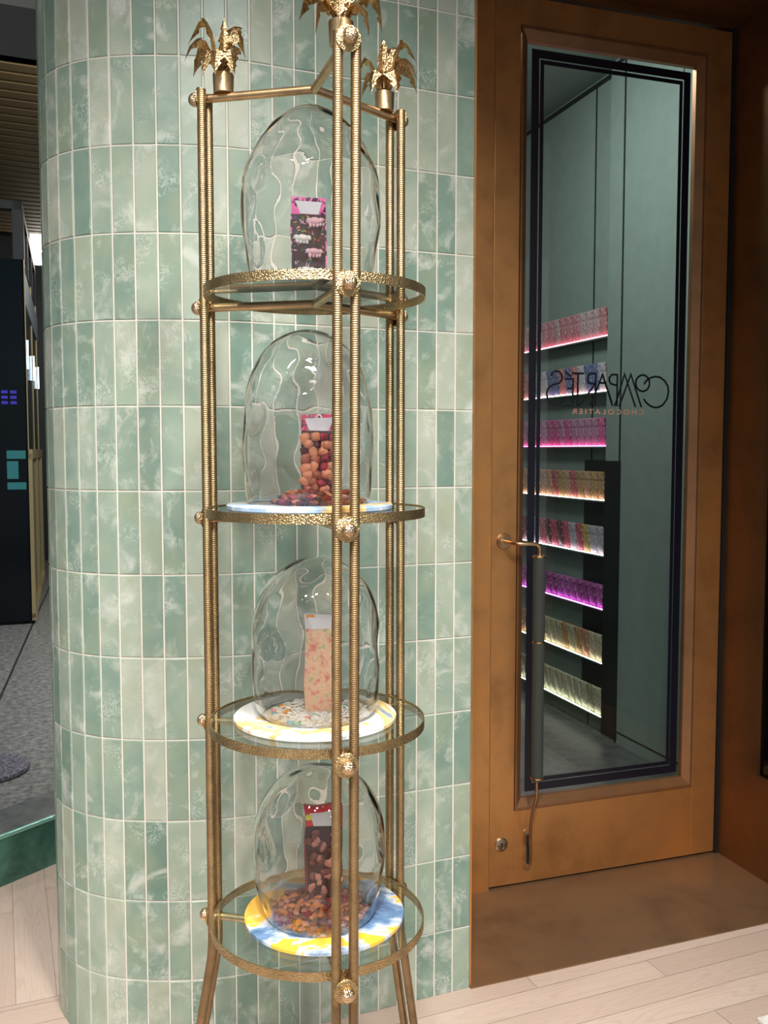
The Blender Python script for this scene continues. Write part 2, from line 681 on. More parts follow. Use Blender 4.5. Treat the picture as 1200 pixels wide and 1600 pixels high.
# ------------------------------------------------------------------ door recess
# bronze reveal at the end of the tiled wall, jamb, head, side wall, soffit, threshold
m = MB()
e0 = uvz(-0.002, -0.012, 0)
m.prism([(X0, D0 + 0.004), (X0 + 0.006, D0 + 0.004), (X0 + 0.02, 2.745), (X0, 2.745)], 0, 3.1)
m.build('trim_2', M['bronze'], smooth=False).update_tag()
struct(bpy.data.objects['trim_2'], 'bronze reveal at the end of the tiled wall')
m = MB()
m.box((-0.36, -0.006, 0), (-0.003, 0.09, 3.4), 0.002, M=DF)
struct(m.build('trim_3', M['bronze'], smooth=False), 'bronze door jamb beside the tiled wall')
m = MB()
m.box((-0.004, 0.0, 2.965), (1.3, 0.12, 3.4), M=DF)
m.box((-0.004, -0.03, 2.985), (1.3, 0.0, 3.0), M=DF)
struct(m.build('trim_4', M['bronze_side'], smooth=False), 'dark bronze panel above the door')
m = MB()
m.box((0.915, -0.004, 0), (0.930, 0.12, 2.97), M=DF)
m.box((-0.003, 0.055, 0), (0.93, 0.07, 0.0035), M=DF)
struct(m.build('trim_5', M['dark'], smooth=False), 'dark gap between the door and the side panel')
m = MB()
m.box((0.930, -0.195, 0), (1.02, 0.12, 2.985), M=DF)
m.box((0.930, -1.3, 0), (1.02, -0.195, 0.36), M=DF)
m.box((0.930, -1.3, 2.6), (1.02, -0.195, 2.985), M=DF)
m.box((0.930, -1.3, 0.36), (1.02, -1.22, 2.6), M=DF)
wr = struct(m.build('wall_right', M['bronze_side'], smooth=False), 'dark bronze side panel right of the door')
m = MB()
m.box((0.945, -1.22, 0.36), (0.953, -0.195, 2.6), M=DF)
struct(m.build('window_1', M['side_glass'], smooth=False), 'narrow dark side window at the right edge of the photo')
m = MB()
m.box((0.99, -1.22, 0.36), (1.0, -0.195, 2.6), M=DF)
m.build('window_backing', M['charcoal'], wr, smooth=False)
m = MB()
m.box((-0.37, -1.3, 2.985), (1.3, 0.03, 3.05), M=DF)
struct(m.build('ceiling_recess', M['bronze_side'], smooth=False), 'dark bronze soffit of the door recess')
m = MB()
pl = [(X0, D0 - 0.006), (2.52, D0 - 0.055), (2.50, 2.66), (2.42, 2.735), (X0 + 0.02, 2.80)]
m.prism(pl, 0.0, 0.004)
struct(m.build('trim_6', M['threshold'], smooth=False), 'worn bronze threshold plate in front of the door')
# ceiling over the shop front
m = MB()
m.box((-3.0, -1.5, CEIL), (5.0, 4.9, CEIL + 0.1))
struct(m.build('ceiling', M['ceiling'], smooth=False), 'plain ceiling')
m = MB()
m.box((1.2, -1.5, 3.04), (5.0, 1.2, CEIL), )
struct(m.build('ceiling_bulkhead', M['ceiling'], smooth=False), 'plain bulkhead')

# ------------------------------------------------------------------ the door
door = empty('door_1', A0, TH)
tag(door, 'tall bronze framed glass door with mirrored shop lettering', kind='structure')
DW, DH, DB = 0.912, 2.953, 0.012
ML, MR, MZ0, MZ1 = 0.091, 0.811, 0.267, 2.866
GL, GR, GZ0, GZ1 = 0.119, 0.772, 0.305, 2.820
m = MB()
m.box((0, 0, DB), (ML, 0.05, DH), 0.0012)
m.box((MR, 0, DB), (DW, 0.05, DH), 0.0012)
m.box((ML - 0.0005, 0.0002, DB), (MR + 0.0005, 0.05, MZ0), 0.0002)
m.box((ML - 0.0005, 0.0002, MZ1), (MR + 0.0005, 0.05, DH), 0.0002)
m.build('door_leaf', M['bronze'], door, smooth=False)
# moulding: sloped inner frame with a fine dark groove
m = MB()
bm = m.bm
o_, i_ = [(ML + .002, MZ0 + .002), (MR - .002, MZ0 + .002), (MR - .002, MZ1 - .002), (ML + .002, MZ1 - .002)], [(GL, GZ0), (GR, GZ0), (GR, GZ1), (GL, GZ1)]
mid = [((a[0] * .75 + b[0] * .25), (a[1] * .75 + b[1] * .25)) for a, b in zip(o_, i_)]
R0 = [bm.verts.new((x, 0.012, z)) for x, z in o_]
R1 = [bm.verts.new((x, -0.003, z)) for x, z in o_]
R2 = [bm.verts.new((x, -0.003, z)) for x, z in mid]
R3 = [bm.verts.new((x, 0.010, z)) for x, z in i_]
R4 = [bm.verts.new((x, 0.030, z)) for x, z in i_]
for a, b in ((R0, R1), (R1, R2), (R2, R3), (R3, R4)):
    for k in range(4):
        bm.faces.new((a[k], a[(k + 1) % 4], b[(k + 1) % 4], b[k]))
m.build('moulding', M['bronze_mold'], door, smooth=False)
m = MB()
m.box((GL - .004, 0.016, GZ0 - .004), (GR + .004, 0.022, GZ1 + .004))
gl = m.build('glass_pane', M['door_glass'], door, smooth=False)


def band(off, wd, name):
    m = MB()
    a0, a1, b0, b1 = GL + off, GR - off, GZ0 + off, GZ1 - off
    y0, y1 = 0.0150, 0.0157
    m.box((a0, y0, b0), (a0 + wd, y1, b1))
    m.box((a1 - wd, y0, b0), (a1, y1, b1))
    m.box((a0 + wd, y0, b0), (a1 - wd, y1, b0 + wd))
    m.box((a0 + wd, y0, b1 - wd), (a1 - wd, y1, b1))
    return m.build(name, M['navy'], door, smooth=False)


band(0.019, 0.027, 'border_line')
band(0.0505, 0.0135, 'border_line')
strokes = [[[0.223, 1.742], [0.225, 1.75], [0.232, 1.758], [0.241, 1.761], [0.253, 1.759], [0.262, 1.749], [0.265, 1.739], [0.26, 1.727], [0.252, 1.72], [0.232, 1.715], [0.219, 1.709], [0.21, 1.699], [0.206, 1.685], [0.209, 1.67], [0.218, 1.654], [0.23, 1.647], [0.244, 1.645], [0.259, 1.648], [0.271, 1.659], [0.277, 1.678]], [[0.273, 1.735], [0.306, 1.736], [0.306, 1.646], [0.272, 1.645]], [[0.284, 1.703], [0.306, 1.704]], [[0.276, 1.759], [0.3, 1.743]], [[0.301, 1.755], [0.347, 1.755]], [[0.325, 1.755], [0.324, 1.646], [0.332, 1.646], [0.39, 1.719]], [[0.395, 1.756], [0.375, 1.755], [0.364, 1.749], [0.362, 1.736], [0.366, 1.724], [0.378, 1.721], [0.394, 1.721]], [[0.394, 1.756], [0.393, 1.645]], [[0.374, 1.645], [0.42, 1.753], [0.435, 1.716], [0.459, 1.658]], [[0.405, 1.725], [0.435, 1.725]], [[0.462, 1.647], [0.42, 1.755]], [[0.479, 1.755], [0.458, 1.754], [0.448, 1.745], [0.447, 1.734], [0.454, 1.723], [0.471, 1.719], [0.477, 1.719]], [[0.479, 1.756], [0.479, 1.646]], [[0.469, 1.646], [0.477, 1.664], [0.508, 1.757], [0.554, 1.644]], [[0.488, 1.645], [0.533, 1.757], [0.578, 1.644]], [[0.609, 1.728], [0.608, 1.719], [0.604, 1.711], [0.598, 1.705], [0.59, 1.701], [0.582, 1.699], [0.573, 1.701], [0.565, 1.704], [0.559, 1.71], [0.555, 1.718], [0.553, 1.727], [0.554, 1.736], [0.558, 1.744], [0.564, 1.75], [0.572, 1.754], [0.58, 1.756], [0.589, 1.755], [0.597, 1.751], [0.603, 1.745], [0.608, 1.737], [0.609, 1.728]], [[0.587, 1.724], [0.596, 1.737], [0.612, 1.747], [0.633, 1.752], [0.654, 1.749], [0.672, 1.737], [0.685, 1.719], [0.688, 1.699], [0.682, 1.674], [0.666, 1.654], [0.648, 1.645], [0.632, 1.644], [0.614, 1.649], [0.598, 1.66], [0.587, 1.673]]]
m = MB()
bm = m.bm
for st in strokes:
    P_ = [Vector((a, 0, b)) for a, b in st]
    hw = 0.0034
    L, Rr = [], []
    for i, p in enumerate(P_):
        t1 = (P_[i] - P_[i - 1]).normalized() if i else (P_[1] - P_[0]).normalized()
        t2 = (P_[i + 1] - P_[i]).normalized() if i < len(P_) - 1 else t1
        t = (t1 + t2)
        t = t1 if t.length < 1e-3 else t.normalized()
        n_ = Vector((-t.z, 0, t.x))
        c_ = max(0.45, abs(n_.dot(Vector((-t1.z, 0, t1.x)))))
        L.append(p + n_ * hw / c_)
        Rr.append(p - n_ * hw / c_)
    for y in (0.0148, 0.0154):
        pass
    fa = [bm.verts.new((v.x, 0.0148, v.z)) for v in L]
    fb = [bm.verts.new((v.x, 0.0148, v.z)) for v in Rr]
    ba = [bm.verts.new((v.x, 0.0155, v.z)) for v in L]
    bb = [bm.verts.new((v.x, 0.0155, v.z)) for v in Rr]
    for i in range(len(P_) - 1):
        bm.faces.new((fa[i], fa[i + 1], fb[i + 1], fb[i]))
        bm.faces.new((ba[i], ba[i + 1], bb[i + 1], bb[i]))
        bm.faces.new((fa[i], fa[i + 1], ba[i + 1], ba[i]))
        bm.faces.new((fb[i], fb[i + 1], bb[i + 1], bb[i]))
m.build('logo_lettering', M['ink'], door, smooth=False)
cu = bpy.data.curves.new('lettering', 'FONT')
cu.body = 'CHOCOLATIER'
cu.size = 0.027
cu.space_character = 1.42
cu.extrude = 0.0003
cu.align_x = 'CENTER'
to = bpy.data.objects.new('tmp', cu)
COL.objects.link(to)
bpy.context.view_layer.update()
me = bpy.data.meshes.new_from_object(to.evaluated_get(bpy.context.evaluated_depsgraph_get()))
bpy.data.objects.remove(to)
xs = [v.co.x for v in me.vertices]
sc_ = 0.284 / (max(xs) - min(xs))
for v in me.vertices:
    v.co = Vector((0.447 - v.co.x * sc_, 0.0150 - v.co.z, 1.6175 + v.co.y * 0.95))
me.materials.clear()
me.materials.append(M['peach'])
so = bpy.data.objects.new('small_lettering', me)
COL.objects.link(so)
so.parent = door
# pull handle
m = MB()
MY = Matrix.Rotation(PI / 2, 4, 'X')
m.lathe([(0, 0.0), (0.027, 0.0), (0.027, 0.003), (0.024, 0.006), (0.021, 0.006), (0.019, 0.010), (0.0, 0.010)], 32, M=Matrix.Translation((0.045, 0, 1.192)) @ MY)
hd = m.build('door_handle', M['arm'], door)
m = MB()
m.tube([(0.045, -0.006, 1.192), (0.045, -0.03, 1.192), (0.0455, -0.05, 1.1918), (0.050, -0.064, 1.1914), (0.060, -0.074, 1.191), (0.075, -0.08, 1.190), (0.105, -0.08, 1.189),
        (0.122, -0.08, 1.188), (0.130, -0.08, 1.184), (0.135, -0.08, 1.176), (0.136, -0.08, 1.165), (0.136, -0.08, 1.15)], 0.0068, 12)
m.build('bracket', M['arm'], hd)
m = MB()
m.lathe([(0.0, 1.1495), (0.0222, 1.1495), (0.0232, 1.1465), (0.0222, 1.1435), (0, 1.1435)], 32, c=(0.134, -0.08, 0))
m.lathe([(0.0, 0.8660), (0.0212, 0.8660), (0.0216, 0.8635), (0.0212, 0.861), (0, 0.861)], 32, c=(0.134, -0.08, 0))
m.lathe([(0.0, 0.409), (0.0215, 0.409), (0.0222, 0.406), (0.0215, 0.403), (0, 0.403)], 32, c=(0.134, -0.08, 0))
m.build('collar', M['arm'], hd)
m = MB()
m.lathe([(0.0, 1.143), (0.0214, 1.143), (0.0206, 0.867), (0, 0.867)], 32, c=(0.134, -0.08, 0))
m.lathe([(0.0, 0.8605), (0.0206, 0.8605), (0.0206, 0.41), (0, 0.41)], 32, c=(0.134, -0.08, 0))
m.build('grip', M['grip'], hd)
m = MB()
m.tube([(0.134, -0.08, 0.405), (0.1345, -0.08, 0.35), (0.133, -0.078, 0.33), (0.127, -0.068, 0.29), (0.128, -0.052, 0.24), (0.1335, -0.04, 0.205), (0.138, -0.03, 0.17), (0.147, -0.018, 0.13), (0.150, -0.010, 0.08), (0.150, -0.004, 0.075)], 0.0052, 10)
m.build('bracket', M['rod'], hd)
# floor bolt plate and lock
m = MB()
pts = []
for k in range(25):
    a = PI * k / 24
    pts.append((0.142 + 0.0165 * math.cos(a), 0.182 + 0.0165 * math.sin(a)))
for k in range(25):
    a = PI + PI * k / 24
    pts.append((0.142 + 0.0165 * math.cos(a), 0.072 + 0.0165 * math.sin(a)))
m.prism(pts, 0.0, 0.004, M=MY)
bp = m.build('bolt_plate', M['arm'], door, smooth=False)
m = MB()
m.box((0.139, -0.009, 0.078), (0.147, -0.004, 0.178), 0.001)
m.build('bolt', M['dark'], bp, smooth=False)
m = MB()
m.lathe([(0, 0), (0.023, 0), (0.023, 0.004), (0.019, 0.007), (0.015, 0.007), (0.013, 0.004), (0.0, 0.006)], 32, M=Matrix.Translation((0.044, 0, 0.157)) @ MY)
lk = m.build('lock', M['nickel'], door)
m = MB()
m.box((0.042, -0.0072, 0.149), (0.0465, -0.0045, 0.164))
m.build('keyhole', M['dark'], lk, smooth=False)

# ------------------------------------------------------------------ shop interior seen through the door glass
m = MB()
m.box((1.29, 0.12, 0), (1.34, 1.375, 3.42), M=DF)
m.box((1.345, 1.2, 0), (1.40, 2.9, 3.42), M=DF)
wi = struct(m.build('wall_shop_side', M['teal'], smooth=False), 'teal panelled shop wall with a shelf niche seen through the door')
m = MB()
for v_, hw_ in ((0.42, 0.003), (0.788, 0.003), (1.247, 0.007)):
    m.box((1.2885, v_ - hw_, 0.0), (1.291, v_ + hw_, 3.40), M=DF)
m.box((1.343, 1.60 - 0.006, 0), (1.3455, 1.60 + 0.006, 3.4), M=DF)
m.box((1.2885, 0.12, 0.06), (1.291, 1.375, 0.068), M=DF)
m.box((1.2885, 0.12, 3.39), (1.291, 1.375, 3.41), M=DF)
m.box((1.341, 1.375, 3.385), (1.346, 2.9, 3.41), M=DF)
m.build('panel_joint', M['teal_dark'], wi, smooth=False)
m = MB()
m.box((-0.36, 0.12, 3.42), (1.6, 3.0, 3.5), M=DF)
struct(m.build('ceiling_shop', M['teal'], smooth=False), 'ceiling of the shop behind the door')
m = MB()
m.box((-0.42, 2.9, 0), (1.5, 3.0, 3.42), M=DF)
struct(m.build('wall_shop_back', M['teal'], smooth=False), 'back wall of the shop')
m = MB()
m.box((-0.42, 0.1, 0), (-0.36, 3.0, 3.42), M=DF)
struct(m.build('wall_shop_left', M['teal'], smooth=False), 'left wall of the shop')
m = MB()
m.box((-0.36, 0.06, 0.0), (1.29, 2.9, 0.003), M=DF)
struct(m.build('floor_shop', M['granite_dk'], smooth=False), 'grey stone floor of the shop behind the door')

rack = empty('wall_shelf_unit', uvz(1.35, 1.38, 0), TH)
tag(rack, 'backlit wall shelves of confectionery seen through the glass door', 'shelf unit')
DFi = Matrix.Translation((-1.35, -1.38, 0))   # door coordinates -> unit coordinates
m = MB()
m.box((1.284, 1.235, 0.02), (1.30, 1.372, 1.44), M=DFi)
m.box((1.30, 1.36, 0.08), (1.344, 1.374, 1.44), M=DFi)
m.box((1.338, 1.376, 0.08), (1.3435, 1.66, 1.44), M=DFi)
m.build('dark_reflection', M['charcoal'], rack, smooth=False)  # dark boxes stand in for a reflection effect in the door glass
SH = [(2.078, (1.0, 0.25, 0.35), 'pink'), (1.798, (1.0, 0.6, 0.6), 'rosy'), (1.516, (1.0, 0.15, 0.45), 'magenta'), (1.235, (1.0, 0.62, 0.5), 'amber'),
      (0.950, (1.0, 0.75, 0.8), 'speckled'), (0.667, (0.85, 0.2, 0.85), 'violet'), (0.384, (1.0, 0.85, 0.62), 'cream'), (0.100, (1.0, 0.95, 0.78), 'ivory')]
PROD = [[(235, 150, 160), (225, 190, 195)], [(110, 130, 190), (240, 150, 150), (225, 225, 230)], [(240, 110, 180), (230, 160, 205)], [(225, 180, 110), (240, 190, 150), (240, 120, 130)],
        [(235, 205, 90), (240, 90, 120), (220, 220, 235), (120, 30, 60)], [(190, 40, 170), (215, 90, 200)], [(230, 220, 180), (235, 150, 110), (225, 170, 90)], [(230, 225, 205), (190, 180, 130), (225, 220, 180)]]
rr = random.Random(21)
CNAME = [['rose pink', 'pale pink'], ['blue', 'coral', 'white'], ['hot pink', 'light pink'], ['gold', 'peach', 'red'],
         ['yellow', 'crimson', 'silver', 'maroon'], ['deep purple', 'lilac purple'], ['cream', 'orange', 'tan'], ['ivory', 'olive', 'pale yellow']]
ordn = ['top', 'second', 'third', 'fourth', 'fifth', 'sixth', 'seventh', 'bottom']
for k, (z, colr, nm) in enumerate(SH):
    m = MB()
    m.box((1.292, 1.376, z - 0.010), (1.337, 2.88, z - 0.002), M=DFi)
    sb = m.build('shelf_board', M['shelf_board'], rack, smooth=False)
    m = MB()
    m.box((1.290, 1.378, z - 0.002), (1.2945, 2.88, z + 0.0025), M=DFi)
    lm = plain('shelf_light_%s' % nm, (0.9, 0.9, 0.9), 0.5, emit=colr, es=9.0)
    m.build('light_strip', lm, sb, smooth=False)
    mats = []
    for j, c in enumerate(PROD[k]):
        t = NT('wrapper_%s_%d' % (nm, j))
        base = t.ramp(t.noise(t.coord(scale=(60, 60, 25)), 2.2, 4, 0.7), [(0.36, tuple(x * 0.2 for x in srgb(*c))), (0.5, tuple(x * 0.8 for x in srgb(*c))), (0.68, srgb(225, 210, 212))])
        t.link(base, t.p.inputs['Base Color'])
        t.set(Roughness=0.3)
        mats.append(t.m)
    v_ = 1.40
    protos = {}
    while v_ < 2.34:
        j = rr.randrange(len(mats))
        hgt = 0.15 if k != 5 else 0.13
        if j not in protos:
            m = MB()
            m.box((-0.007, -0.031, 0), (0.007, 0.031, hgt), 0.003)
            m.box((-0.0085, -0.0315, hgt * 0.70), (0.0085, 0.0315, hgt * 0.98), 0.002)
            o = m.build('chocolate_bar', mats[j], None, smooth=True)
            protos[j] = o
        else:
            o = protos[j].copy()
            COL.objects.link(o)
        o.location = uvz(1.312, v_ + 0.03, z + 0.0005 - 0.002)
        o.rotation_euler = (0, R(-7), TH + R(rr.uniform(-5, 5)))
        tag(o, '%s wrapped bar standing on the %s lit shelf behind the door glass' % (CNAME[k][j], ordn[k]), 'chocolate bar', '%s wrapped bars on the %s shelf' % (CNAME[k][j], ordn[k]))
        v_ += 0.069

# ------------------------------------------------------------------ brass display stand
RC = Vector((0.5412, 1.6418, 0))
stand = empty('display_stand', RC)
tag(stand, 'tall hammered brass display stand with four round glass shelves', 'display stand')
SHELF = [1.787, 1.3904, 0.9967, 0.6122]
ARMZ = [2.143, 1.7615, 1.366, 0.9735, 0.585]
RIMH, RING = 0.0168, 0.2013
TOPZ, BOTZ = 2.155, 0.56


def pang(pole, z):
    f = (TOPZ - z) / (TOPZ - BOTZ)
    return R([-94.0 - 2.2 * f, 144.8 - 0.3 * f, 23.2 + 0.0 * f][pole])


def pv(pole, r, z, tang=0.0):
    a = pang(pole, z)
    return Vector((r * math.cos(a) - tang * math.sin(a), r * math.sin(a) + tang * math.cos(a), z))


for pole in range(3):
    for sgn in (-1, 1):
        m = MB()
        zs = [BOTZ, 0.9, 1.3, 1.7, TOPZ]
        m.tube([pv(pole, 0.2112, z, sgn * 0.0150) for z in zs], 0.0084, 16)
        m.build('upright_rod', M['rod'], stand, angle=60)
        m = MB()
        b0 = pv(pole, 0.2112, BOTZ, sgn * 0.0150)
        kn = pv(pole, 0.2112, BOTZ - 0.04, sgn * 0.0150)
        ft = pv(pole, 0.306, 0.0, sgn * 0.0150)
        m.tube([b0 + Vector((0, 0, 0.002)), b0 + (kn - b0) * .6, kn + (ft - kn) * 0.03, ft + Vector((0, 0, 0.0))], 0.0084, 16)
        m.build('leg', M['leg'], stand, angle=60)
    for z in ARMZ:
        m = MB()
        a, b = pv(pole, 0.0, z), pv(pole, 0.2205, z)
        m.cyl(a, b, 0.0078, n=16)
        m.build('support_arm', M['arm'], stand)
        d = (b - a).normalized()
        q = d.to_track_quat('Z', 'Y').to_matrix().to_4x4()
        T = Matrix.Translation(b) @ q
        m = MB()
        m.lathe([(0, -0.0015), (0.0200, -0.0015), (0.0214, 0.0), (0.0205, 0.0015), (0.012, 0.0035), (0, 0.0045)], 32, M=T)
        w_ = m.build('boss_disc', M['rim'], stand)
        m = MB()
        big = 0.0128 if z > 2 else 0.0125
        m.sphere(b + d * 0.0105, big, (1, 1, 0.95), 20, 14, M=q)
        m.build('ball', M['ball'], w_)
for z in ARMZ:
    m = MB()
    m.sphere((0, 0, z), 0.0084, (1, 1, 0.95), 16, 10)
    m.build('hub', M['arm'], stand)
for k, z in enumerate(SHELF):
    m = MB()
    n = 120
    prof = [(RING - 0.0022, z - RIMH), (RING, z - RIMH), (RING, z), (RING - 0.0022, z), (RING - 0.0022, z - RIMH)]
    m.lathe(prof, n)
    rim = m.build('shelf_ring', M['rim'], stand, angle=30)
    m = MB()
    m.lathe([(0, z - 0.009), (RING - 0.003, z - 0.009), (RING - 0.003, z - 0.002), (0, z - 0.002)], n)
    m.build('glass_shelf', M['shelf_glass'], rim, angle=30)
    for pole in range(3):
        pass


# palm ornaments
def frond(path, wid, seed):
    """hammered leaf: a folded blade following path (list of (r, z)), serrated along both edges"""
    r_ = random.Random(seed)
    bm = bmesh.new()
    N = 26
    # resample path
    P_ = [Vector((a * 1.12, 0, b * 1.1)) for a, b in path]
    seg = [(P_[i + 1] - P_[i]).length for i in range(len(P_) - 1)]
    T = sum(seg)

    def at(f):
        d = f * T
        for i, l in enumerate(seg):
            if d <= l or i == len(seg) - 1:
                return P_[i].lerp(P_[i + 1], min(1, d / l)), (P_[i + 1] - P_[i]).normalized()
            d -= l
    prev = None
    for i in range(N + 1):
        f = i / N
        p, t = at(f)
        if f < 0.22: wv = wid * (0.16 + 0.5 * f / 0.22 * 0.4)
        else:
            g = (f - 0.22) / 0.78
            envl = math.sin(PI * min(1, g * 0.82 + 0.16)) ** 0.8 * (1 - g) ** 0.35
            tooth = 1 - 0.55 * ((g * 4.0) % 1.0)
            wv = wid * max(0.03, envl * tooth)
        nrm = Vector((-t.z, 0, t.x))
        droop = nrm * (-0.38 * wv)
        row = [bm.verts.new(p + Vector((0, -wv, 0)) + droop), bm.verts.new(p), bm.verts.new(p + Vector((0, wv, 0)) + droop)]
        if prev:
            for a in range(2):
                bm.faces.new((prev[a], prev[a + 1], row[a + 1], row[a]))
        prev = row
    bmesh.ops.solidify(bm, geom=bm.faces[:], thickness=0.0007)
    return bm


def palm(base, fr, rot=0.0, pr=0.0195, ph=0.034):
    m = MB()
    m.lathe([(0, 0), (pr * 0.93, 0), (pr * 0.97, ph * 0.5), (pr, ph), (pr - 0.0015, ph), (pr * 0.9, ph - 0.004), (0, ph - 0.004)], 28, c=base)
    pot = m.build('palm_ornament', M['pot'], stand)
    for k, (ang, path, wd) in enumerate(fr):
        bm = frond(path, wd * 1.75, k)
        T = Matrix.Translation(Vector(base) + Vector((0, 0, ph - 0.004))) @ Matrix.Rotation(R(ang) + rot, 4, 'Z')
        bmesh.ops.transform(bm, matrix=T, verts=bm.verts[:])
        mm = MB()
        mm.bm = bm
        mm.build('frond', M['leaf'], pot, smooth=False)


PA = [(0.004, 0), (0.010, 0.04), (0.018, 0.075), (0.028, 0.094), (0.040, 0.088), (0.058, 0.052)]
PB = [(0.004, 0), (0.014, 0.028), (0.028, 0.050), (0.042, 0.056), (0.056, 0.040), (0.064, 0.014)]
PC = [(0.005, 0), (0.012, 0.02), (0.022, 0.036), (0.034, 0.032), (0.042, 0.008), (0.044, -0.012)]
PD = [(0.002, 0), (0.003, 0.04), (0.004, 0.095), (0.007, 0.10)]
vr = -YAW     # camera right in the horizontal plane
# angles are measured from the camera's right hand side
palm((*pv(1, 0.174, 2.1495)[:2], 2.1495), [(180, PA, 0.017), (205, PB, 0.018), (150, PB, 0.015), (232, PC, 0.015), (262, PC, 0.014), (300, PC, 0.013), (335, [(0.004, 0), (0.012, 0.03), (0.018, 0.05), (0.02, 0.045), (0.023, 0.0)], 0.015), (80, PD, 0.010), (60, PA, 0.014)], vr)
palm((*pv(2, 0.180, 2.1495)[:2], 2.1495), [(0, PA, 0.017), (25, PB, 0.015), (330, PB, 0.017), (300, PC, 0.015), (180, [(0.004, 0), (0.012, 0.035), (0.022, 0.058), (0.034, 0.066), (0.044, 0.05), (0.05, 0.035)], 0.015), (210, PC, 0.017), (240, PC, 0.012), (95, PD, 0.011), (150, PD, 0.009), (60, PA, 0.012)], vr)
palm((*pv(0, 0.176, 2.1495)[:2], 2.1495), [(190, [(0.004, 0), (0.010, 0.02), (0.022, 0.035), (0.034, 0.028), (0.036, 0.004), (0.037, -0.018)], 0.017), (165, PB, 0.02), (222, PA, 0.02), (340, [(0.004, 0), (0.012, 0.02), (0.028, 0.026), (0.042, 0.012), (0.044, -0.012), (0.043, -0.022)], 0.017), (10, [(0.004, 0), (0.018, 0.03), (0.04, 0.05), (0.056, 0.045), (0.06, 0.012), (0.061, -0.008)], 0.019), (270, PC, 0.014), (305, PA, 0.017), (90, PD, 0.011), (60, PA, 0.015), (120, PA, 0.015)], vr, 0.0205, 0.036)

# ------------------------------------------------------------------ plates, domes, bars
RV = Vector((math.cos(YAW), -math.sin(YAW), 0))      # camera right on the ground
FV = Vector((math.sin(YAW), math.cos(YAW), 0))       # away from the camera


def onshelf(right, away, z):
    p = RC + RV * right + FV * away
    return Vector((p.x, p.y, z))


W_, CR, BL, NV, OC, YE = srgb(214, 214, 212), srgb(232, 205, 150), srgb(128, 150, 175), srgb(58, 84, 128), srgb(190, 150, 90), srgb(240, 178, 62)
PLM = [
    marble_mat('plate_slate', [(0.35, srgb(60, 75, 95)), (0.5, srgb(95, 112, 130)), (0.62, srgb(150, 160, 168)), (0.7, srgb(70, 85, 100))], 7, (1, 2, 0)),
    marble_mat('plate_blue', [(0.38, OC), (0.44, srgb(205, 180, 130)), (0.47, BL), (0.55, srgb(150, 175, 205)), (0.62, W_), (0.7, NV)], 4.5, (4, 2, 0)),
    marble_mat('plate_cream', [(0.36, srgb(70, 85, 95)), (0.41, srgb(150, 165, 185)), (0.46, W_), (0.56, W_), (0.58, srgb(205, 170, 105)), (0.66, CR), (0.7, srgb(120, 140, 165))], 5, (2.2, 5, 0)),
    marble_mat('plate_yellow', [(0.36, NV), (0.43, srgb(100, 130, 165)), (0.475, srgb(190, 200, 210)), (0.49, YE), (0.58, YE), (0.60, srgb(235, 200, 120)), (0.63, W_), (0.68, srgb(90, 115, 150))], 3.6, (7.4, 1.3, 0))]
PLATES = [(-0.004, 0.0, 'slate grey round marble plate on the top glass shelf'), (-0.010, -0.02, 'blue and tan marbled round plate on the second shelf down'),
          (-0.003, -0.008, 'white cream and grey marbled round plate on the third shelf down'), (0.012, 0.0, 'yellow and blue marbled round plate on the lowest shelf')]
PT = 0.0095
for k, (r_, a_, lb) in enumerate(PLATES):
    m = MB()
    rad = 0.151
    m.lathe([(0, 0), (rad - 0.003, 0), (rad, 0.002), (rad + 0.0003, PT - 0.002), (rad - 0.002, PT), (0, PT)], 96)
    o = m.build('marble_plate', PLM[k], angle=50, loc=onshelf(r_, a_, SHELF[k] - 0.0018))
    o.rotation_euler.z = (0, 0.4, 1.2, R(165))[k]
    tag(o, lb, 'plate', 'marbled plates')

DOMES = [
    ([(0.100, 0), (0.113, 0.022), (0.120, 0.065), (0.127, 0.110), (0.128, 0.150), (0.121, 0.198), (0.105, 0.236), (0.085, 0.268), (0.062, 0.292), (0.036, 0.309), (0.014, 0.3165), (0, 0.317)], -0.006, 0.0, 'tall egg shaped clear glass dome on the top shelf'),
    ([(0.111, 0), (0.117, 0.03), (0.120, 0.08), (0.120, 0.13), (0.117, 0.18), (0.109, 0.22), (0.096, 0.252), (0.078, 0.279), (0.054, 0.300), (0.028, 0.312), (0, 0.3165)], -0.014, -0.004, 'straight sided clear glass dome on the second shelf down'),
    ([(0.103, 0), (0.114, 0.02), (0.120, 0.06), (0.121, 0.12), (0.118, 0.17), (0.109, 0.21), (0.093, 0.243), (0.069, 0.268), (0.038, 0.286), (0, 0.293)], 0.0, -0.004, 'clear glass dome with round dents on the third shelf down'),
    ([(0.100, 0), (0.108, 0.015), (0.117, 0.05), (0.1235, 0.10), (0.1245, 0.15), (0.117, 0.195), (0.101, 0.228), (0.078, 0.255), (0.048, 0.272), (0.02, 0.279), (0, 0.280)], 0.004, -0.004, 'squat bulging clear glass dome on the lowest shelf')]


def smooth_prof(pr, n):
    """Catmull-Rom resample of a profile"""
    P_ = [Vector((a, b)) for a, b in pr]
    P_ = [P_[0] * 2 - P_[1]] + P_ + [Vector((-P_[-2].x, P_[-2].y))]
    out = []
    segs = len(P_) - 3
    for i in range(n + 1):
        f = i / n * segs
        k = min(int(f), segs - 1)
        t = f - k
        a, b, c, d = P_[k:k + 4]
        out.append(0.5 * ((2 * b) + (c - a) * t + (2 * a - 5 * b + 4 * c - d) * t * t + (3 * b - 3 * c + d - a) * t ** 3))
    return out


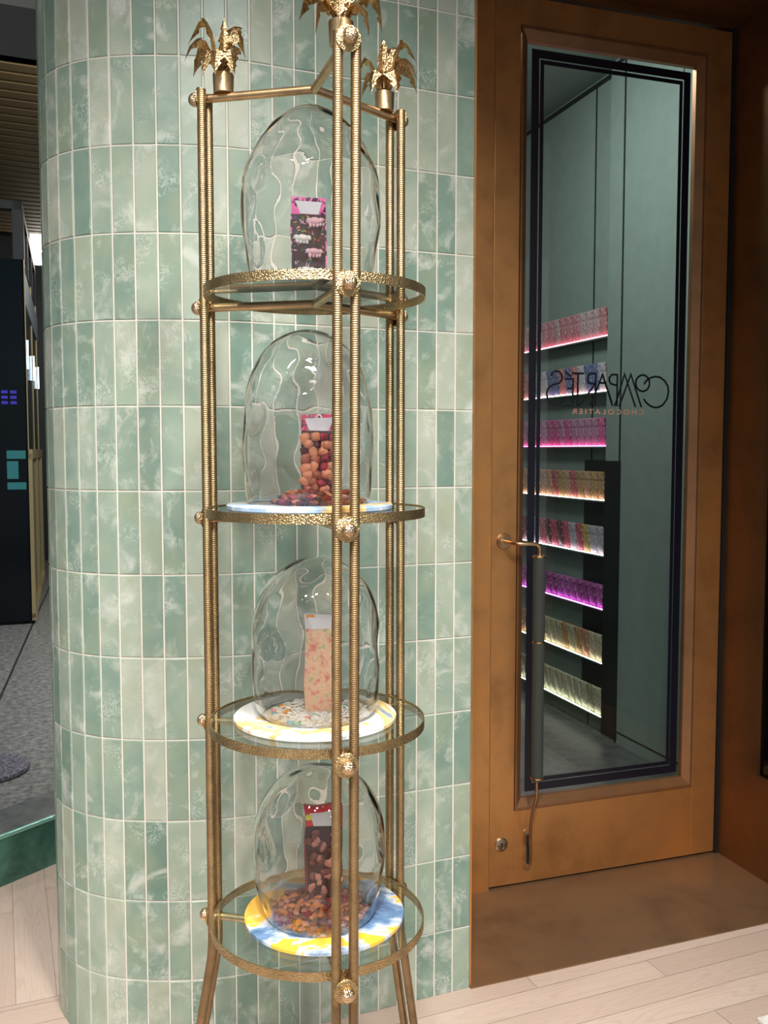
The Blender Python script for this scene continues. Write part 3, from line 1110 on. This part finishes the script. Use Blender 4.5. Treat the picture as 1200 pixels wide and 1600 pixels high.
for k, (pr, r_, a_, lb) in enumerate(DOMES):
    rg = random.Random(40 + k)
    sp = smooth_prof(pr, 84)
    bm = bmesh.new()
    n = 144
    H = pr[-1][1]
    face = R(-90) - YAW
    dents = [(face + R(dg), hz * H, ds, dd) for dg, hz, ds, dd in
             ((-48, 0.52, 0.034, 0.0085), (46, 0.50, 0.034, 0.0075), (0, 0.74, 0.030, 0.005), (-100, 0.5, 0.03, 0.006), (100, 0.45, 0.03, 0.006),
              (150, 0.5, 0.036, 0.008), (205, 0.55, 0.036, 0.008), (60, 0.20, 0.018, 0.004), (-58, 0.16, 0.016, 0.003), (180, 0.25, 0.025, 0.005))]
    dents = [(a + R(rg.uniform(-9, 9)), z * rg.uniform(0.93, 1.07), s1 * rg.uniform(0.85, 1.1), d1) for a, z, s1, d1 in dents]
    last = None
    for side in (0, 1):
        rings = []
        for p in sp:
            rr_, zz = max(p.x, 0.0), p.y
            th = 0.0021
            if rr_ < 1e-4:
                rings.append([bm.verts.new((0, 0, zz - side * th))])
                continue
            ring = []
            edge = min(1, max(0, zz) / 0.03)
            for i in range(n):
                a = 2 * PI * i / n
                v = Vector((rr_ * math.cos(a), rr_ * math.sin(a), zz))
                dr = 0.0040 * noise.noise(v * 13 + Vector((k * 9, 0, 0))) * edge
                for (da, dz, ds, dd) in dents:
                    c = Vector((0.12 * math.cos(da), 0.12 * math.sin(da), dz))
                    q = (v - c).length / ds
                    if q < 2.5: dr -= dd * math.exp(-(q ** 4) * 0.9) * edge
                th_ = 0.0
                if side:
                    th_ = th + 0.0012 * (noise.noise(v * 22 + Vector((5, k * 7, 3))) + 0.3) * edge
                rn = max(1e-4, rr_ + (dr if rr_ > 0.02 else dr * rr_ / 0.02) - th_)
                zz_ = zz
                if side:
                    f = zz / H
                    zz_ = zz - th_ * max(0.0, f - 0.55) / 0.45
                ring.append(bm.verts.new((rn * math.cos(a), rn * math.sin(a), zz_)))
            rings.append(ring)
        for a, b in zip(rings, rings[1:]):
            for i in range(n):
                j = (i + 1) % n
                if len(b) == 1: f = (a[i], a[j], b[0])
                else: f = (a[i], a[j], b[j], b[i])
                bm.faces.new(f if not side else f[::-1])
        if side:
            for i in range(n):
                j = (i + 1) % n
                bm.faces.new((last[i], rings[0][i], rings[0][j], last[j]))
        last = rings[0]
    mm = MB()
    mm.bm = bm
    o = mm.build('glass_dome', M['dome'], angle=80, loc=onshelf(r_, a_, SHELF[k] - 0.0018 + PT + 0.0003))
    tag(o, lb, 'glass dome', 'glass domes on the stand')

# chocolate bars under the domes
M['choc'] = plain('dark_chocolate', srgb(70, 44, 40), 0.4, var=0.15)
M['choc2'] = plain('milk_chocolate', srgb(98, 58, 44), 0.45, var=0.2)
M['blush'] = NT('blush_chocolate')
_t = M['blush']
_t.link(_t.ramp(_t.noise(_t.coord(), 70, 3, 0.6), [(0.32, srgb(205, 110, 105)), (0.45, srgb(226, 178, 150)), (0.58, srgb(222, 196, 160)), (0.7, srgb(168, 172, 120))]), _t.p.inputs['Base Color'])
_t.set(Roughness=0.5)
M['blush'] = _t.m
_t = NT('pink_print')
_t.link(_t.ramp(_t.noise(_t.coord(), 55, 2, 0.5, 2.0), [(0.47, srgb(240, 110, 180)), (0.5, srgb(240, 110, 180)), (0.52, srgb(70, 20, 60))]), _t.p.inputs['Base Color'])
_t.set(Roughness=0.35)
M['pink'] = _t.m
_t = NT('crimson_print')
_t.link(_t.ramp(_t.noise(_t.coord(), 70, 2, 0.5, 1.5), [(0.46, srgb(205, 50, 95)), (0.52, srgb(235, 150, 180)), (0.56, srgb(120, 25, 60))]), _t.p.inputs['Base Color'])
M['crimson'] = _t.m
M['red'] = plain('red_print', srgb(205, 45, 60), 0.4)
M['white_card'] = plain('white_card', srgb(235, 232, 238), 0.5)
M['pale_card'] = plain('pale_card', srgb(222, 220, 222), 0.5)
M['cookie_w'] = plain('white_iced_cookie', srgb(244, 238, 232), 0.5, bump=(260, 0.3, 0.001))
M['cookie_p'] = plain('pink_iced_cookie', srgb(243, 196, 205), 0.5, bump=(260, 0.3, 0.001))
M['almond'] = plain('roasted_nut', srgb(150, 74, 48), 0.4, var=0.3)
M['almond2'] = plain('pale_nut', srgb(200, 126, 92), 0.4, var=0.2)
M['berry'] = plain('dried_berry', srgb(150, 35, 55), 0.35, var=0.35)
M['berry2'] = plain('dark_berry', srgb(90, 25, 38), 0.35, var=0.35)
SPR = [plain('sprinkle_%d' % i, srgb(*c), 0.4) for i, c in enumerate([(250, 240, 240), (60, 110, 150), (240, 220, 90), (235, 100, 90), (240, 150, 190), (70, 150, 90)])]


def lump(mb, c, r, sc, M_=None, seed=0, amp=0.12):
    n0 = len(mb.bm.verts)
    T = Matrix.Translation(c) @ (M_ or Matrix()) @ Matrix.Diagonal((*sc, 1))
    rs = bmesh.ops.create_icosphere(mb.bm, subdivisions=2, radius=r)
    for v in rs['verts']:
        v.co *= 1 + amp * noise.noise(v.co / r * 1.3 + Vector((seed * 3.1, seed, 0)))
        v.co = T @ v.co


def bar(name, label, pos, h, wd, ry, slab, header, label_mat, hh, tilt=4.0):
    """bar stands facing -y in its own frame"""
    e = empty(name, pos, ry)
    tag(e, label, 'chocolate bar', 'chocolate bars under the glass domes')
    T = Matrix.Rotation(R(-tilt), 4, 'X')
    e['kind'] = 'thing'
    m = MB()
    m.box((-wd / 2, 0, 0), (wd / 2, 0.013, h), 0.0015, M=T)
    m.build('slab', slab, e)
    m = MB()
    m.box((-wd / 2 - 0.0006, -0.0006, h - hh), (wd / 2 + 0.0006, 0.0136, h + 0.001), 0.001, M=T)
    hd_ = m.build('wrapper_header', header, e)
    m = MB()
    m.prism([(-wd * 0.40, h - hh * 0.22), (wd * 0.40, h - hh * 0.22), (wd * 0.27, h - hh * 0.98), (-wd * 0.27, h - hh * 0.98)], 0.0008, 0.0016, M=T @ MY)
    m.build('name_card', label_mat, hd_, smooth=False)
    # folded card easel behind
    m = MB()
    m.prism([(0.014, h * 0.96), (0.016, h * 0.96), (0.052, 0), (0.050, 0)], -wd / 2, wd / 2, M=Matrix.Rotation(PI / 2, 4, 'Z') @ MY @ Matrix.Identity(4))
    m.build('easel_back', header, e, smooth=False)
    return e, T


FACE = -YAW      # rotation so the bar's -y side looks at the camera
ZB = [s_ - 0.0018 + PT for s_ in SHELF]
# 1: animal cookies and sprinkles
b1, T = bar('chocolate_bar', 'pink topped chocolate bar with iced animal cookies and sprinkles under the top dome', onshelf(-0.010, -0.012, ZB[0]), 0.157, 0.0625, FACE + R(6), M['choc'], M['pink'], M['white_card'], 0.031)
m = MB()
m.box((-0.0325, -0.0003, 0.06), (-0.0300, 0.0134, 0.128), M=T)
m.box((0.0300, -0.0003, 0.02), (0.0325, 0.0134, 0.128), M=T)
m.build('wrapper_edge', M['pink'], b1, smooth=False)


def cookie(mb, x, z, flip=1, s=1.0):
    y = -0.004
    for (dx, dz, r, sx, sz) in [(0, 0.001, 0.0072, 1.55, 0.9), (-0.011, 0.001, 0.0052, 1.1, 1), (0.011, 0.0015, 0.005, 1, 1), (-0.0085, -0.0065, 0.0032, 1, 1.3), (-0.002, -0.0068, 0.003, 1, 1.2), (0.0045, -0.0068, 0.0031, 1, 1.3), (0.0105, -0.006, 0.003, 1, 1.1)]:
        lump(mb, T @ Vector((x + dx * flip * s, y, z + dz * s)), r * s, (sx, 0.75, sz), seed=dx * 1000, amp=0.1)


for (x, z, mt, fl_) in [(0.0105, 0.113, 'cookie_p', 1), (-0.0125, 0.083, 'cookie_w', -1), (0.009, 0.057, 'cookie_p', 1), (-0.006, 0.026, 'cookie_w', -1)]:
    m = MB()
    cookie(m, x, z, fl_)
    m.build('animal_cookie', M[mt], b1)
rs = random.Random(5)
for ci in range(6):
    m = MB()
    for _ in range(17):
        x, z, a = rs.uniform(-0.028, 0.028), rs.uniform(0.006, 0.122), rs.uniform(0, PI)
        d = Vector((math.cos(a), 0, math.sin(a))) * 0.0024
        p = Vector((x, -0.0012, z))
        m.cyl(T @ (p - d), T @ (p + d), 0.0009, n=6)
    o = m.build('sprinkles', SPR[ci], b1)
    o['kind'] = 'stuff'
# 2: nuts and berries
b2, T = bar('chocolate_bar', 'pink topped bar covered in nuts and dried red berries under the second dome', onshelf(0.0055, 0.005, ZB[1]), 0.163, 0.068, FACE + R(2), M['choc'], M['crimson'], M['white_card'], 0.030, 3)
m = MB()
m.lathe([(0.0028, 0), (0.0055, 0), (0.0055, 0.0008), (0.0028, 0.0008), (0.0028, 0)], 20, M=T @ Matrix.Translation((0.0, -0.0008, 0.158)) @ MY)
m.build('hang_hole', M['white_card'], b2)
rs = random.Random(9)
zc = 0.012
row = 0
while zc < 0.128:
    nn = 4
    for i in range(nn):
        x = -0.0265 + i * 0.0172 + rs.uniform(-0.003, 0.003) + (0.004 if row % 2 else 0)
        m = MB()
        kind = rs.random()
        left = i < 2
        mt = ('almond2' if kind < 0.45 else 'almond') if (left and kind < 0.8) or kind < 0.25 else ('berry' if kind < 0.75 else 'berry2')
        lump(m, T @ Vector((min(0.027, max(-0.028, x)), -0.0035, zc + rs.uniform(-0.002, 0.002))), 0.0098 if 'al' in mt else 0.0082, (1.15, 0.6, 0.95) if 'al' in mt else (1, 0.9, 1), Matrix.Rotation(rs.uniform(0, PI), 4, 'Y'), seed=rs.random() * 20, amp=0.3)
        m.build('nut' if 'al' in mt else 'berry', M[mt], b2)
    zc += 0.0135
    row += 1
# 3: blush bar
b3, T = bar('chocolate_bar', 'pale blush chocolate bar with faint cereal rings under the third dome', onshelf(0.0075, -0.004, ZB[2]), 0.184, 0.062, FACE - R(3), M['blush'], M['pale_card'], M['white_card'], 0.026, 2)
m = MB()
m.box((-0.028, -0.0014, 0.176), (-0.012, -0.0006, 0.1835), M=T)
m.build('orange_mark', plain('orange_print', srgb(225, 150, 70), 0.5), b3, smooth=False)
rs = random.Random(12)
for _ in range(16):
    m = MB()
    x, z = rs.uniform(-0.024, 0.024), rs.uniform(0.012, 0.15)
    Tr = T @ Matrix.Translation((x, -0.0008, z)) @ MY
    m.tube([Tr @ Vector((0.0052 * math.cos(2 * PI * i / 14), 0.0052 * math.sin(2 * PI * i / 14), 0)) for i in range(14)], 0.0017, 6, closed=True)
    m.build('cereal_ring', M['blush'], b3)
# 4: dark bar with red header
b4, T = bar('chocolate_bar', 'dark chocolate bar with red header and chunky nut pieces under the lowest dome', onshelf(0.0095, 0.03, ZB[3]), 0.19, 0.070, FACE + R(10), M['choc'], M['red'], M['pale_card'], 0.040, 2)
for (x, z, r, c) in [(-0.030, 0.172, 0.007, (225, 215, 60)), (-0.027, 0.158, 0.0065, (215, 70, 50))]:
    m = MB()
    m.lathe([(0, 0), (r, 0), (r, 0.0008), (0, 0.0008)], 18, M=T @ Matrix.Translation((x, -0.001, z)) @ MY)
    m.build('printed_fruit', plain('fruit_print_%d' % c[1], srgb(*c), 0.5), b4)
rs = random.Random(15)
M['chunk'] = plain('chocolate_chunk', srgb(118, 66, 58), 0.45, var=0.35)
M['chunk2'] = plain('pale_chunk', srgb(188, 128, 112), 0.5, var=0.3)
for i in range(44):
    m = MB()
    lump(m, T @ Vector((rs.uniform(-0.029, 0.029), -0.002, rs.uniform(0.01, 0.138))), rs.uniform(0.005, 0.0085), (1.2, 0.7, 0.9), Matrix.Rotation(rs.uniform(0, PI), 4, 'Y'), seed=i, amp=0.5)
    m.build('nut_piece', M['chunk2' if rs.random() < 0.35 else 'chunk'], b4)


# piles around the bars
def pile(shelf, protos, n, r0, r1, zt, seed, arc=None, cx=0.0, cy=0.0, layers=(0.6, 0.4)):
    rg = random.Random(seed)
    used = set()
    c0 = onshelf(cx, cy, 0)
    total = 0
    for lay, share in enumerate(layers):
        placed = []
        tries = 0
        rl = r1 * (1 - 0.17 * lay)
        while len(placed) < n * share and tries < 4000:
            tries += 1
            a = rg.uniform(0, 2 * PI)
            rr_ = math.sqrt(rg.uniform(r0 * r0, rl * rl))
            x, y = rr_ * math.cos(a), rr_ * math.sin(a)
            if arc and not arc(x, y): continue
            if lay and noise.noise(Vector((x * 28, y * 28, seed))) < -0.12 * (3 - lay): continue
            pi_ = rg.choices(range(len(protos)), [p[3] for p in protos])[0]
            pr, label, gap, _, hz = protos[pi_]
            if any((x - px) ** 2 + (y - py) ** 2 < ((gap + g) * 0.5) ** 2 for px, py, g in placed): continue
            if pi_ in used:
                o = pr.copy()
                COL.objects.link(o)
            else:
                o = pr
                used.add(pi_)
            wpos = c0 + RV * x + FV * y
            o.location = (wpos.x, wpos.y, ZB[shelf] + hz + lay * hz * 1.45)
            o.rotation_euler = (rg.uniform(-0.45, 0.45), rg.uniform(-0.45, 0.45), rg.uniform(0, 2 * PI)) if lay else (0, 0, rg.uniform(0, 2 * PI))
            placed.append((x, y, gap))


def proto(kind, mat, r, sc, seed, cat, label, group, amp=0.3):
    m = MB()
    lump(m, (0, 0, 0), r, sc, seed=seed, amp=amp)
    o = m.build(kind, mat)
    tag(o, label, cat, group)
    return o


notbar = lambda hw, y0, y1: (lambda x, y: not (abs(x) < hw and y0 < y < y1))
pr2 = []
for i, (k_, mt, r, sc, cat, lb) in enumerate([
        ('dried_berry', 'berry', 0.0075, (1.2, 0.9, 0.62), 'berry', 'dried red berry in the heap around the bar under the second dome'),
        ('walnut_half', 'almond2', 0.0095, (1.2, 0.9, 0.55), 'nut', 'pale nut in the heap around the bar under the second dome'),
        ('almond', 'almond', 0.0088, (1.35, 0.8, 0.55), 'nut', 'brown roasted nut in the heap around the bar under the second dome'),
        ('dried_cherry', 'berry2', 0.0072, (1.1, 1, 0.65), 'berry', 'dark dried cherry in the heap around the bar under the second dome')]):
    pr2.append((proto(k_, M[mt], r, sc, i * 3.3, cat, lb, cat + ' mix around the second bar: ' + k_.replace('_', ' ')), lb, 0.0135, [4, 2, 2, 2][i], 0.0052))
pile(1, pr2, 130, 0.0, 0.082, 0.01, 31, notbar(0.038, -0.004, 0.058), cx=0.004, cy=-0.02, layers=(0.5, 0.4, 0.22))


def loop_proto(mat, label, group, r=0.0058, t=0.0019):
    m = MB()
    m.tube([(r * math.cos(2 * PI * i / 18), r * 0.92 * math.sin(2 * PI * i / 18), 0) for i in range(18)], t, 8, closed=True)
    o = m.build('cereal_loop', mat)
    return tag(o, label, 'cereal', group)


M['loop'] = plain('white_loop', srgb(238, 232, 222), 0.6, bump=(300, 0.3, 0.001))
pr3 = [(loop_proto(M['loop'], 'white cereal loop in the ring around the pale bar under the third dome', 'white cereal loops around the pale bar'), '', 0.0125, 24, 0.0022)]
for nm, c in (('blue', (110, 190, 215)), ('orange', (235, 165, 60)), ('green', (120, 190, 150)), ('pink', (225, 130, 130))):
    pr3.append((loop_proto(plain('loop_' + nm, srgb(*c), 0.6), '%s cereal loop in the ring around the pale bar under the third dome' % nm, '%s cereal loops around the pale bar' % nm), '', 0.0125, 0.7, 0.0022))
pile(2, pr3, 210, 0.0, 0.090, 0.01, 33, lambda x, y: (not (abs(x) < 0.036 and -0.010 < y < 0.058)) and (x * x + y * y > 0.03 ** 2), cx=0.006, cy=-0.004, layers=(0.6, 0.42))
pr4 = []
for i, (k_, mt, r, sc, lb, w4) in enumerate([
        ('chocolate_piece', 'chunk', 0.0082, (1.3, 1, 0.6), 'brown chocolate piece in the heap under the lowest dome', 4),
        ('nut_piece', 'chunk2', 0.0070, (1.2, 1, 0.7), 'pinkish nut piece in the heap under the lowest dome', 3),
        ('orange_peel', 'peel', 0.0078, (1.5, 0.8, 0.5), 'orange brown fruit piece in the heap under the lowest dome', 3),
        ('raspberry_piece', 'berry', 0.0058, (1, 1, 0.8), 'red berry piece in the heap under the lowest dome', 1)]):
    if mt == 'peel' and 'peel' not in M: M['peel'] = plain('candied_peel', srgb(196, 118, 66), 0.4, var=0.3)
    pr4.append((proto(k_, M[mt], r, sc, 20 + i * 3.3, 'piece', lb, lb.replace(' in the heap', 's in the heap'), amp=0.5), lb, 0.0132, w4, 0.0050))
pile(3, pr4, 190, 0.0, 0.089, 0.01, 35, notbar(0.045, 0.028, 0.095), cx=0.004, cy=-0.004, layers=(0.62, 0.4))

# ------------------------------------------------------------------ hall left of the column
CA = math.atan2(-0.096, 0.995)
kx = empty('kiosk', (0.23, 8.5, 0), R(-3.9))
tag(kx, 'large black glass kiosk with brass slats across the granite hall', 'kiosk')
m = MB()
m.box((-3.2, 0, 0.03), (-0.02, 3.0, 3.09))
m.box((-3.2, 0.04, 0), (-0.06, 2.96, 0.03))
m.box((-0.02, 0.015, 0.03), (0.0, 3.0, 1.46))
m.box((-0.02, 0.015, 1.46), (0.0, 3.0, 3.09))
m.build('body', M['black_gloss'], kx, smooth=False)
m = MB()
for x in (-3.18, -2.2, -1.2, -0.08):
    m.box((x, 0.0, 3.09), (x + 0.09, 0.06, 3.5))
for y in (1.0, 2.0, 2.94):
    m.box((-0.08, y, 3.09), (-0.0, y + 0.06, 3.5))
m.box((-3.2, 0, 3.5), (0, 0.07, 3.57))
m.box((-0.08, 0, 3.5), (0, 3.0, 3.57))
m.build('upper_frame', M['charcoal'], kx, smooth=False)
m = MB()
for y in (0.0, 1.4, 2.7):
    m.box((0.0, y, 1.46), (0.008, y + 0.025, 3.09))
    m.box((-0.0, y, 0.05), (0.03, y + 0.22, 1.46))
m.box((0.0, 0, 1.42), (0.034, 3.0, 1.50))
m.box((0.0, 0, 0.03), (0.034, 3.0, 0.09))
m.build('brass_slats', M['gold'], kx, smooth=False)
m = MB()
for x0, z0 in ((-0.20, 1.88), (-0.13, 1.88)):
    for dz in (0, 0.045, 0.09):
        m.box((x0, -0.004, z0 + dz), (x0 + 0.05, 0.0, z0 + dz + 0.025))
m.build('blue_reflection', plain('blue_reflection', (0.01, 0.01, 0.05), 0.4, emit=(0.05, 0.04, 0.55), es=0.6), kx, smooth=False)  # blurred sign reflection on the kiosk front, built as glowing bars
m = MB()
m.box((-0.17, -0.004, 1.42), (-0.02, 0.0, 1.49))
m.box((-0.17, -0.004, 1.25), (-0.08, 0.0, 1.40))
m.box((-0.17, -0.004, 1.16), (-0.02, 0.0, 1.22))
m.build('teal_patch', plain('teal_patch', (0.01, 0.05, 0.05), 0.4, emit=(0.02, 0.16, 0.17), es=0.6), kx, smooth=False)  # glowing teal boxes added for a cyan patch on the kiosk face
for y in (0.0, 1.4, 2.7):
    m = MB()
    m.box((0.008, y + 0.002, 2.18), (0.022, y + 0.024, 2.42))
    m.build('mullion_glint', plain('glint_glow_%d' % int(y), (0.8, 0.9, 1), 0.4, emit=(0.55, 0.75, 1.0), es=6), kx, smooth=False)  # bright reflections on the gold mullions, built as glowing boxes
m = MB()
m.box((-0.42, -0.02, 1.45), (-0.27, -0.006, 1.80))
o = m.build('wall_notice', plain('pale_notice', srgb(190, 195, 195), 0.5), smooth=False)
o.parent = kx
# slatted timber ceiling, grey soffit, fascia, far wall with bright clerestory
m = MB()
m.box((-9, 4.9, 3.6), (5.5, 5.6, 3.7))
m.box((-9, 5.52, 3.6), (5.5, 5.6, 4.4))
struct(m.build('ceiling_soffit', M['mall_soffit'], smooth=False), 'grey soffit above the hall at top left')
m = MB()
m.box((-9, 5.6, 4.40), (5.5, 16, 4.45))
cs = struct(m.build('ceiling_hall', M['slat_dark'], smooth=False), 'slatted timber ceiling of the hall')
m = MB()
y = 6.9
while y < 13.1:
    m.box((-5, y, 4.29), (3, y + 0.13, 4.36))
    y += 0.19
m.build('timber_slats', M['slat'], cs, smooth=False)
m = MB()
m.box((-9, 13.5, 0), (5.5, 13.6, 4.4))
m.box((-9, 13.4, 0), (5.5, 13.5, 3.95))
m.box((-9, 13.4, 3.95), (0.45, 13.5, 4.4))
struct(m.build('wall_hall', M['charcoal'], smooth=False), 'dark far wall of the hall')
m = MB()
m.box((0.45, 13.39, 3.95), (4, 13.5, 4.40))
struct(m.build('window_2', plain('bright_window', (0.9, 0.9, 0.9), 0.5, emit=(1, 0.96, 0.86), es=7), smooth=False), 'bright clerestory window strip at the far end of the hall')
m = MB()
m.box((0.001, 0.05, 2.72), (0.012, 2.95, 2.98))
m.build('reflection_band', plain('pale_reflection', srgb(120, 130, 136), 0.4), kx, smooth=False)  # pale box standing for a reflection on the kiosk side
# speckled round base on the granite floor
rb = empty('round_table_base', (-0.10, 4.64, 0))
tag(rb, 'dark speckled round base on the granite floor at the left edge of the photo', 'base')
m = MB()
m.lathe([(0, 0.002), (0.195, 0.002), (0.20, 0.006), (0.20, 0.018), (0.197, 0.022), (0, 0.024)], 72)
m.build('disc', M['fleck'], rb, angle=50)
m = MB()
m.lathe([(0, 0.024), (0.06, 0.024), (0.055, 0.05), (0.035, 0.06), (0.03, 0.5), (0, 0.5)], 24)
m.build('column', M['charcoal'], rb)
# small white marble slab at the bottom right
m = MB()
m.box((0, -0.35, 0.0), (0.5, 0.0, 0.012), 0.002, M=Matrix.Translation((1.80, 1.80, 0)) @ Matrix.Rotation(R(-4), 4, 'Z'))
o = m.build('marble_slab', granite_mat('white_marble', [srgb(190, 190, 190), srgb(225, 225, 222), srgb(240, 240, 238)], 40), smooth=False)
tag(o, 'corner of a white marble slab on the floor at bottom right', 'slab')
